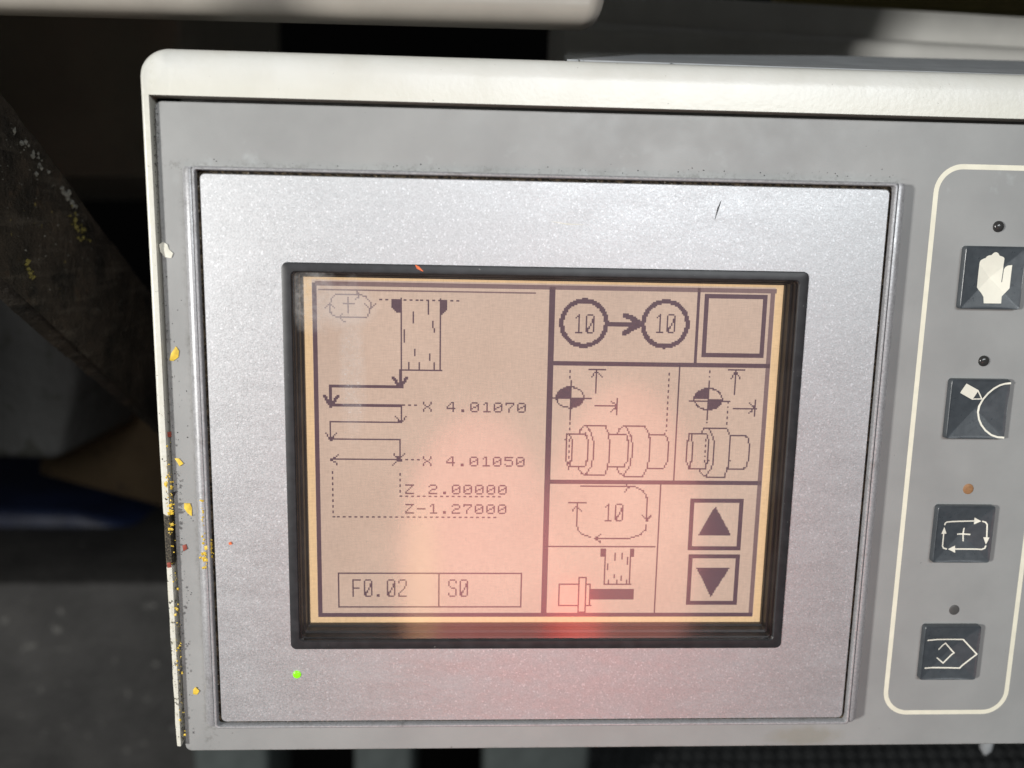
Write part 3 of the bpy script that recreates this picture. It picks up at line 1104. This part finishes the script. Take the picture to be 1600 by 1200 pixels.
for k, cy in enumerate(BYS):
    btn_org = Vector((BX * mm, (cy - BA) * mm, -0.003))
    bm = bmesh.new()
    n = 26
    g = {}
    for i in range(n + 1):
        for j in range(n + 1):
            x, y = -BA + 2 * BA * i / n, -BA + 2 * BA * j / n
            g[i, j] = (x, y)
    rim = []
    # top as concentric rounded squares so that the rim is clean
    rings = []
    for q in range(0, 15):
        f = q / 14 * 0.985 + 0.015
        a = (BA - 0.35) * f
        rr_ = max(0.02, 0.55 * f)
        rings.append([((BX + x) * mm, (cy + y) * mm, hz(x, y) * mm) for x, y in rrect(-a, a, -a, a, rr_, 7)])
    # long straight runs need points in between
    def dense(a, r_):
        base = rrect(-a, a, -a, a, r_, 5)
        o = []
        for i, p in enumerate(base):
            o.append(p)
            q_ = base[(i + 1) % len(base)]
            if math.hypot(p[0] - q_[0], p[1] - q_[1]) > r_ * 0.9:
                for t in range(1, 9):
                    o.append((p[0] + (q_[0] - p[0]) * t / 9, p[1] + (q_[1] - p[1]) * t / 9))
        return o
    rings = []
    for q in range(0, 15):
        f = q / 14 * 0.985 + 0.015
        a = (BA - 0.35) * f
        rings.append([((BX + x) * mm, (cy + y) * mm, hz(x, y) * mm) for x, y in dense(a, max(0.03, 0.6 * f))])
    for a, r_, dz in ((BA - .20, .68, -1.40), (BA - .08, .76, -1.5), (BA, .8, -1.7), (BA, .8, -3.3)):
        rings.append([((BX + x) * mm, (cy + y) * mm, dz * mm) for x, y in dense(a, r_)])
    nn = min(len(r_) for r_ in rings)
    assert all(len(r_) == nn for r_ in rings)
    loft(bm, rings, cap0=True)
    bmesh.ops.recalc_face_normals(bm, faces=bm.faces)
    b = finish(bm, 'push_button', M['button'], panel, 45)
    bm = bmesh.new()
    if k == 0:
        h = lambda x, y: zb(0, 1480 + x / 7.06, 330 + y / 7.06)
        poly(bm, [h(*p) for p in ((400, 1016), (405, 945), (385, 905), (340, 842), (368, 560), (378, 540), (400, 527), (428, 517), (440, 500), (460, 488), (490, 484), (505, 466), (520, 455), (540, 452), (562, 463), (580, 490), (605, 498), (628, 508), (637, 525),
                                  (632, 640), (612, 784), (620, 784), (640, 640), (655, 615), (680, 600), (722, 594), (693, 850), (645, 905), (607, 940), (592, 1018))])
    elif k == 1:
        h = lambda x, y: zb(1, 1460 + x / 7.5, 540 + y / 7.5)
        poly(bm, [h(*p) for p in ((372, 443), (525, 525), (462, 640), (306, 555))])
        stroke(bm, [h(*p) for p in ((518, 530), (572, 630), (465, 632))], 0.30)
        stroke(bm, [h(*p) for p in ((885, 437), (820, 445), (760, 465), (700, 503), (640, 560), (590, 630), (550, 715), (535, 790), (538, 870), (560, 935), (600, 995), (660, 1045), (730, 1070), (805, 1075))], 0.48)
    elif k == 2:
        h = lambda x, y: zb(2, 1320 + x / 2.308, 680 + y / 2.308)
        stroke(bm, [h(*p) for p in ((361, 325), (363, 318), (370, 314), (475, 311))], 0.36)
        stroke(bm, [h(*p) for p in ((497, 311), (508, 314), (513, 322), (511, 372))], 0.36)
        stroke(bm, [h(*p) for p in ((508, 397), (504, 407), (494, 412), (398, 412))], 0.36)
        stroke(bm, [h(*p) for p in ((370, 412), (357, 408), (353, 400), (358, 352))], 0.36)
        for q in (((470, 298), (494, 311), (470, 324)), ((500, 368), (520, 368), (508, 394)), ((401, 400), (399, 425), (374, 412)), ((348, 356), (369, 356), (360, 331))):
            poly(bm, [h(*p) for p in q])
        stroke(bm, [h(*p) for p in ((412, 361), (458, 361))], 0.36)
        stroke(bm, [h(*p) for p in ((437, 338), (432, 386))], 0.36)
    else:
        h = lambda x, y: zb(3, 1320 + x / 2.308, 680 + y / 2.308)
        stroke(bm, [h(*p) for p in ((297, 739), (430, 739), (474, 788), (416, 841), (286, 839))], 0.36)
        stroke(bm, [h(*p) for p in ((342, 777), (368, 754), (400, 790), (358, 825), (335, 805))], 0.34)
    drape(bm, BX, cy)
    s = finish(bm, 'button_symbol', M['symbol'], b)

for (u, v), h, m in (((1560, 354), .0009, 'led_dark'), ((1537, 564), .0008, 'led_dark'), ((1513, 764), .0002, 'led_amber'), ((1491, 953), .0002, 'led_grey')):
    o = disc('indicator_lamp', u, v, -0.00296, 0.00142, h, M[m], panel)
    if m == 'led_amber':
        o['label'] = 'dull amber indicator lamp above the cycle key'

# ------------------------------------------------------------------ flakes and crumbs lying on the panel
def flake(name, label, pts, z, mat, t=0.00012, lift=0.00022):
    bm = bmesh.new()
    P = [F(u, v, z) for u, v in pts]
    c = sum(P, Vector()) / len(P)
    a = [bm.verts.new(p + Vector((0, 0, t + lift * random.random()))) for p in P]
    b = [bm.verts.new(p + Vector((0, 0, 0.00003))) for p in P]
    ca = bm.verts.new(c + Vector((0, 0, t + lift * 1.2)))
    n = len(P)
    for i in range(n):
        j = (i + 1) % n
        bm.faces.new((a[i], a[j], ca))
        bm.faces.new((a[i], b[i], b[j], a[j]))
    bm.faces.new(list(reversed(b)))
    bmesh.ops.recalc_face_normals(bm, faces=bm.faces)
    o = finish(bm, name, mat, None, 50)
    tag(o, label, 'paint flake', 'paint flakes on the control panel')
    return o


ZS = -0.00298
flake('paint_flake', 'large off-white paint flake on the grey strip left of the display', [(249, 382), (255, 378), (262, 382), (264, 389), (271, 396), (268, 403), (258, 402), (251, 393)], ZS, M['whitepaint'])
flake('paint_flake', 'yellow leaf-shaped paint flake midway down the grey left strip', [(275, 541), (280, 548), (279, 558), (271, 564), (265, 563), (268, 552)], ZS, M['yellow'])
flake('paint_flake', 'crumpled yellow paint shaving beside the chipped housing edge', [(273, 716), (280, 716), (287, 724), (281, 728), (278, 723)], ZS, M['yellow'])
flake('paint_flake', 'biggest bright yellow paint flake against the left side rail', [(288, 786), (297, 786), (300, 793), (300, 806), (293, 801), (288, 794)], ZS, M['yellow'])
flake('paint_flake', 'small orange-yellow paint flake near the bottom of the grey left strip', [(302, 1077), (306, 1073), (312, 1079), (308, 1085), (302, 1084)], ZS, M['yellow'])
flake('paint_flake', 'dark red paint flake on the gap beside the white left rim', [(262, 675), (268, 674), (268, 682), (262, 683)], ZS, M['redpaint'])
flake('paint_flake', 'dark red paint flake below the biggest yellow flake', [(285, 852), (291, 850), (293, 857), (287, 861)], ZS, M['redpaint'])
flake('paint_flake', 'red paint crumb stuck on the white left rim', [(261, 879), (267, 878), (268, 886), (262, 887)], -0.0014, M['redpaint'])
flake('paint_flake', 'blackish pointed paint chip beside the bare patch of the left rim', [(269, 769), (277, 767), (272, 776), (269, 778)], ZS, M['scratch'])
flake('paint_flake', 'tiny bright red crumb on the silver plate left of the screen', [(357, 848), (361, 846), (363, 850), (359, 851)], 0.0, M['orange'], .0002, .0001)

# a clump of yellow paint shavings caught on the frame, and the countless crumbs
bm = bmesh.new()
def crumb(u, v, z, s):
    c = F(u, v, z)
    n = random.choice((3, 4, 5))
    a0 = random.random() * 6
    h = s * random.uniform(.3, .8)
    P = [c + Vector((math.cos(a0 + 6.283 * i / n) * s * random.uniform(.5, 1.2), math.sin(a0 + 6.283 * i / n) * s * random.uniform(.5, 1.2), 0.00002)) for i in range(n)]
    b = [bm.verts.new(p) for p in P]
    t = bm.verts.new(c + Vector((random.uniform(-.4, .4) * s, random.uniform(-.4, .4) * s, h)))
    for i in range(n):
        bm.faces.new((b[i], b[(i + 1) % n], t))


for i in range(60):
    crumb(random.gauss(326, 3.5), random.gauss(860, 8), -0.0001, .0002 + .0006 * random.random() ** 2)
for i in range(26):
    crumb(random.gauss(318, 2.5), random.gauss(868, 9), 0.0006, random.uniform(.0003, .0006))
for i in range(14):
    crumb(random.gauss(317, 1.5), random.uniform(780, 840), 0.0006, random.uniform(.0002, .0004))
tag(finish(bm, 'paint_shavings', M['yellow']), 'clump of yellow paint shavings caught in the groove of the left rail', 'shavings', kind='stuff')
bm = bmesh.new()
for i in range(60):
    v = random.uniform(725, 835)
    crumb(258 + (v - 740) * 0.055 + random.uniform(0, 9), v, -0.00142, .00012 + .0006 * random.random() ** 3)
for i in range(90):
    v = random.uniform(690, 1150)
    crumb(262 + (v - 740) * 0.05 + random.uniform(-1, 8), v, -0.00142, .00008 + .0004 * random.random() ** 3)
tag(finish(bm, 'paint_crumbs', M['yellow']), 'yellow paint crumbs scattered along the chipped left rim', 'crumbs', kind='stuff')
bm = bmesh.new()
for i in range(160):
    crumb(random.uniform(241, 248) + 0, random.uniform(160, 420), ZS, random.uniform(.00008, .0002))
for i in range(140):
    v = random.uniform(420, 1150)
    crumb(245 + (v - 300) * 0.050 + abs(random.gauss(0, 14)), v, ZS, random.uniform(.00006, .00022))
for i in range(150):
    crumb(random.uniform(300, 1400), 157 + random.gauss(0, 2) + 0.0265 * 0, ZS, .00005)
for i in range(60):
    u = random.uniform(300, 1400)
    crumb(u, 255 + (u - 300) * 0.022 - abs(random.gauss(0, 6)), ZS, random.uniform(.00006, .0002))
for i in range(90):
    u = random.uniform(350, 1320)
    crumb(u, 1131 - (u - 350) * 0.0062 + random.gauss(0, 1.2), -0.001, random.uniform(.0001, .0003))
tag(finish(bm, 'grime_specks', M['scratch']), 'black grime specks along the seams of the grey fascia', 'grime', kind='stuff')
bm = bmesh.new()
for i in range(260):
    x = random.uniform(-0.085, 0.03)
    zz = -0.0075 - abs(random.gauss(0, 0.012))
    w = random.uniform(.0002, .0007)
    hgt = random.uniform(.0002, .0011) * (0.4 + 0.6 * math.sin(x * 260) ** 2)
    a0 = random.random() * 6
    b = [bm.verts.new((x + w * math.cos(a0 + 2.094 * q), 0.0978, zz + w * math.sin(a0 + 2.094 * q))) for q in range(3)]
    t = bm.verts.new((x + random.uniform(-w, w), 0.0979 + hgt, zz))
    for q in range(3):
        bm.faces.new((b[q], b[(q + 1) % 3], t))
tag(finish(bm, 'swarf_dust', M['dark']), 'dark swarf dust lying on top of the white housing', 'dust', kind='stuff')

# ------------------------------------------------------------------ machine parts round the panel
def ext(name, label, cat, front, back, mat, bev=0.0, smooth=30):
    """closed prism between a front outline and a back outline (3D points)"""
    bm = bmesh.new()
    loft(bm, [front, back], cap0=True, cap1=True)
    bmesh.ops.recalc_face_normals(bm, faces=bm.faces)
    if bev:
        bmesh.ops.bevel(bm, geom=bm.edges[:], offset=bev, segments=4, profile=0.5, affect='EDGES')
    o = finish(bm, name, mat, None, smooth)
    return tag(o, label, cat)


# beige cover above; its unseen right and upper extension is added to block lamps
z = -0.030
a, b = F(-900, -16, z), F(938, 34, z)
hy = 0.140  # unseen hood edge, added to keep ceiling tube light off the rail
st = Vector((b.x + 0.006, hy, z))
fr = [a, b, st, Vector((0.50, hy, z)), Vector((0.50, 0.60, z)), Vector((a.x, 0.60, z))]
ext('machine_cover', 'beige machine cover hanging above the top left of the panel, with an added unseen hood blocking light', 'machine cover', fr, [p + Vector((0, 0, -0.014)) for p in fr], M['beige'], 0.0045)

# dark olive casing behind the upper left
z = -0.30
p0, p1 = F(-300, 276, z), F(290, 276, z)
fr = [p0, p1, p1 + Vector((0, 0.22, 0)), p0 + Vector((0, 0.22, 0))]
cas = empty('machine_casing', (-0.3, -0.6, -0.2))
tag(cas, 'plain dark olive machine casing behind the upper left corner, plus an added unseen light blocker', 'machine casing')
bm = bmesh.new()
loft(bm, [fr, [p + Vector((0, 0, -0.25)) for p in fr]], cap0=True, cap1=True)
bmesh.ops.recalc_face_normals(bm, faces=bm.faces)
bmesh.ops.bevel(bm, geom=bm.edges[:], offset=0.002, segments=2, profile=0.5, affect='EDGES')
finish(bm, 'front_panel', M['casing'], cas)
bm = bmesh.new()
box(bm, -0.80, -0.225, -0.10, 0.60, -0.11, -0.085, 0.004)  # unseen column, added to keep lamp light off the left background
finish(bm, 'light_blocker_column', M['casing'], cas)

# pale rail behind the upper right, half in shade
z = -0.145
x0, x1 = F(880, 40, z).x, F(1600, 40, z).x + 0.08
ya, yb = F(1420, 88, z).y, F(1420, 15, z).y
dy = (F(1600, 26, z).y - F(1420, 15, z).y) / (F(1600, 26, z).x - F(1420, 15, z).x)
bm = bmesh.new()
prof = [(ya - 0.012, z), (ya - 0.012, z + 0.012), (ya - 0.001, z + 0.012)]
for k in range(7):
    t = math.radians(15 * k)
    prof.append((ya - 0.001 + 0.006 * math.sin(t), z + 0.002 + 0.010 * math.cos(t)))
prof += [(ya + 0.012, z), (yb, z - 0.001), (yb, z - 0.07), (ya - 0.012, z - 0.07)]
LL = []
for x in (x0, (x0 + x1) / 2, x1):
    s = (x - F(1420, 40, z).x) * dy
    LL.append([(x, y + s, zz) for y, zz in prof])
loft(bm, LL, cap0=True, cap1=True)
bmesh.ops.recalc_face_normals(bm, faces=bm.faces)
tag(finish(bm, 'guide_rail', M['rail'], None, 30), 'pale grey machine rail behind the upper right, its end in bright light', 'machine rail')

z = -0.22
p0, p1 = F(1225, 4, z), F(1700, 22, z)
fr = [p0, p1, p1 + Vector((0, 0.03, 0)), p0 + Vector((0, 0.03, 0))]
ext('olive_strip', 'olive painted strip at the top right above the pale rail', 'metal strip', fr, [p + Vector((0, 0, -0.02)) for p in fr], M['olive'], 0.001)

# slanting dirty steel bar (angle section)
za, zb_ = -0.022, -0.130
A0, A1 = F(0, 165, za), F(240, 480, zb_)
B0, B1 = F(0, 432, za), F(240, 655, zb_)
C0, C1 = F(0, 468, za - .012), F(246, 678, zb_ - .012)
def exl(p, q, k):
    return p + (q - p) * k
bar = empty('steel_bar', exl(B0, B1, 1.5))
tag(bar, 'dirty black steel bar slanting down behind the panel on the left', 'steel bar')
bm = bmesh.new()
nseg = 40
LL = []
for i in range(nseg + 1):
    k = -0.55 + 2.0 * i / nseg
    a, b = exl(A0, A1, k), exl(B0, B1, k)
    j = Vector((0, random.uniform(-.0005, .0005), 0))
    w = Vector((0, 0, -0.006))
    LL.append([a + j, b, b + w, a + j + w])
loft(bm, LL, cap0=True, cap1=True)
bmesh.ops.recalc_face_normals(bm, faces=bm.faces)
finish(bm, 'web', M['steel'], bar, 30)
bm = bmesh.new()
LL = []
for i in range(nseg + 1):
    k = -0.55 + 2.0 * i / nseg
    b, c = exl(B0, B1, k), exl(C0, C1, k)
    j = Vector((0, random.uniform(-.0004, .0004), 0))
    b = b + Vector((0, -0.0003, -0.0062))
    LL.append([b, c + j, c + j + Vector((0, 0.003, -0.006)), b + Vector((0, 0.003, -0.006))])
loft(bm, LL, cap0=True, cap1=True)
bmesh.ops.recalc_face_normals(bm, faces=bm.faces)
finish(bm, 'flange', M['steel'], bar, 30)

# paint spots and swarf stuck on the bar
bm = bmesh.new()
def on_bar(k, s):
    return exl(exl(A0, A1, k), exl(B0, B1, k), s)
def lump(k, s, r):
    c = on_bar(k, s) + Vector((0, 0, 0.0004))
    nn = 5
    ang = random.random() * 6
    b = [bm.verts.new(c + Vector((math.cos(ang + 6.28 * i / nn) * r * random.uniform(.5, 1.3), math.sin(ang + 6.28 * i / nn) * r * random.uniform(.5, 1.3), -0.0004 + r * .2 * random.random()))) for i in range(nn)]
    t = bm.verts.new(c + Vector((0, 0, r * .6)))
    for i in range(nn):
        bm.faces.new((b[i], b[(i + 1) % nn], t))
for i in range(40):
    lump(random.gauss(.34, .03), random.gauss(0.015, .015), .0002 + .0011 * random.random() ** 2)
for i in range(26):
    lump(random.gauss(.15, .04), random.gauss(0.04, .03), .0002 + .0008 * random.random() ** 2)
for i in range(110):
    lump(random.uniform(-.1, 1), abs(random.gauss(0, .35)) % 1, random.uniform(.00008, .00035))
tag(finish(bm, 'swarf_specks', simple('dull_swarf', (0.13, 0.125, 0.11), .5, .3, 500, .3)), 'pale grey swarf specks stuck along the slanting steel bar', 'swarf', kind='stuff')
bm = bmesh.new()
for i in range(26):
    lump(random.gauss(.40, .025), random.gauss(0.12, .05), .0002 + .0007 * random.random())
for i in range(14):
    lump(random.gauss(.13, .015), random.gauss(0.80, .03), .0002 + .0008 * random.random())
tag(finish(bm, 'paint_spots', simple('old_yellow', (0.11, 0.09, 0.015), .6, 0, 500, .3)), 'dull yellow paint spots on the slanting steel bar', 'paint spots', kind='stuff')

# grey casting, brown board, blue bin and oily bed below the bar
def block(name, label, cat, pts, z, depth, mat, bev=0.004):
    fr = [F(u, v, z) for u, v in pts]
    return ext(name, label, cat, fr, [p + Vector((0, 0, -depth)) for p in fr], mat, bev)


block('grey_casting', 'blurred grey metal casting below the slanting bar', 'casting', [(-120, 400), (118, 470), (118, 600), (92, 720), (-120, 716)], -0.24, 0.10, M['casting'], 0.006)
block('brown_board', 'dark brown board behind the grey casting beside the panel', 'board', [(60, 560), (420, 560), (420, 840), (240, 790), (60, 742)], -0.36, 0.03, M['wood'], 0.003)
block('blue_bin', 'dark blue plastic bin in the gloom left of the panel', 'bin', [(-200, 790), (120, 800), (300, 850), (300, 990), (-200, 990)], -0.55, 0.2, M['blue'], 0.01)
y0 = F(140, 912, -0.42).y
bm = bmesh.new()
box(bm, -0.6, F(330, 912, -.42).x, y0 - 0.5, y0, -0.62, -0.42, 0.004, 3)
tag(finish(bm, 'machine_bed', M['bed'], None, 30), 'oily dark grey machine bed at the lower left', 'machine bed')

# under the panel: legs and a rubber mat
for u0, u1, lab in ((300, 420, 'grey-brown machine pedestal at the left under the panel'), (552, 645, 'blue-grey machine pedestal under the left half of the panel'), (755, 922, 'widest pale blue-grey machine pedestal under the middle of the panel')):
    z = -0.40
    a, b = F(u0, 1185, z), F(u1, 1185, z)
    bm = bmesh.new()
    box(bm, a.x, b.x, -H + 0.001, -0.12, z - 0.08, z, 0.006, 3)
    tag(finish(bm, 'pedestal', M['leg'], None, 30), lab, 'machine pedestal')
bm = bmesh.new()
ym = F(1300, 1190, -0.40).y - 0.06
box(bm, F(930, 1190, -.4).x, 0.6, ym - 0.02, ym, -0.7, -0.2)
mat_o = empty('rubber_mat', (F(1300, 1190, -.4).x, ym, -.4))
tag(mat_o, 'black rubber mat with raised diamonds under the right half of the panel', 'mat')
finish(bm, 'mat_sheet', M['mat'], mat_o)
bm = bmesh.new()
xa = F(930, 1190, -.4).x
for i in range(34):
    for j in range(26):
        cx = xa + 0.012 + i * 0.013 + (0.0065 if j % 2 else 0)
        cz = -0.69 + j * 0.019
        s = 0.0048
        b = [bm.verts.new((cx + dx * s, ym + 0.0003, cz + dz * s * 1.5)) for dx, dz in ((1, 0), (0, 1), (-1, 0), (0, -1))]
        t = [bm.verts.new((cx + dx * s * .6, ym + 0.003, cz + dz * s * .9)) for dx, dz in ((1, 0), (0, 1), (-1, 0), (0, -1))]
        bm.faces.new(t)
        for q in range(4):
            bm.faces.new((b[q], b[(q + 1) % 4], t[(q + 1) % 4], t[q]))
bmesh.ops.recalc_face_normals(bm, faces=bm.faces)
tag(finish(bm, 'mat_studs', M['mat'], mat_o), kind='stuff')

# pale plug below the panel's lower right
bm = bmesh.new()
c = F(1540, 1170, -0.055)
rings = []
for r_, dy in ((.0021, .012), (.0024, .004), (.0020, .0), (.0010, -.0014), (.0007, -.002)):
    rings.append([(c.x + r_ * math.cos(2 * math.pi * i / 14), c.y + dy, c.z + r_ * math.sin(2 * math.pi * i / 14)) for i in range(14)])
loft(bm, rings, cap0=True, cap1=True)
bmesh.ops.recalc_face_normals(bm, faces=bm.faces)
tag(finish(bm, 'cable_plug', M['topgrey'], None, 40), 'small white plug poking out under the panel at the lower right', 'plug')

for o in bpy.data.objects:
    if 'org' in o:
        del o['org']
S.cycles.max_bounces = 8
S.cycles.use_denoising = True
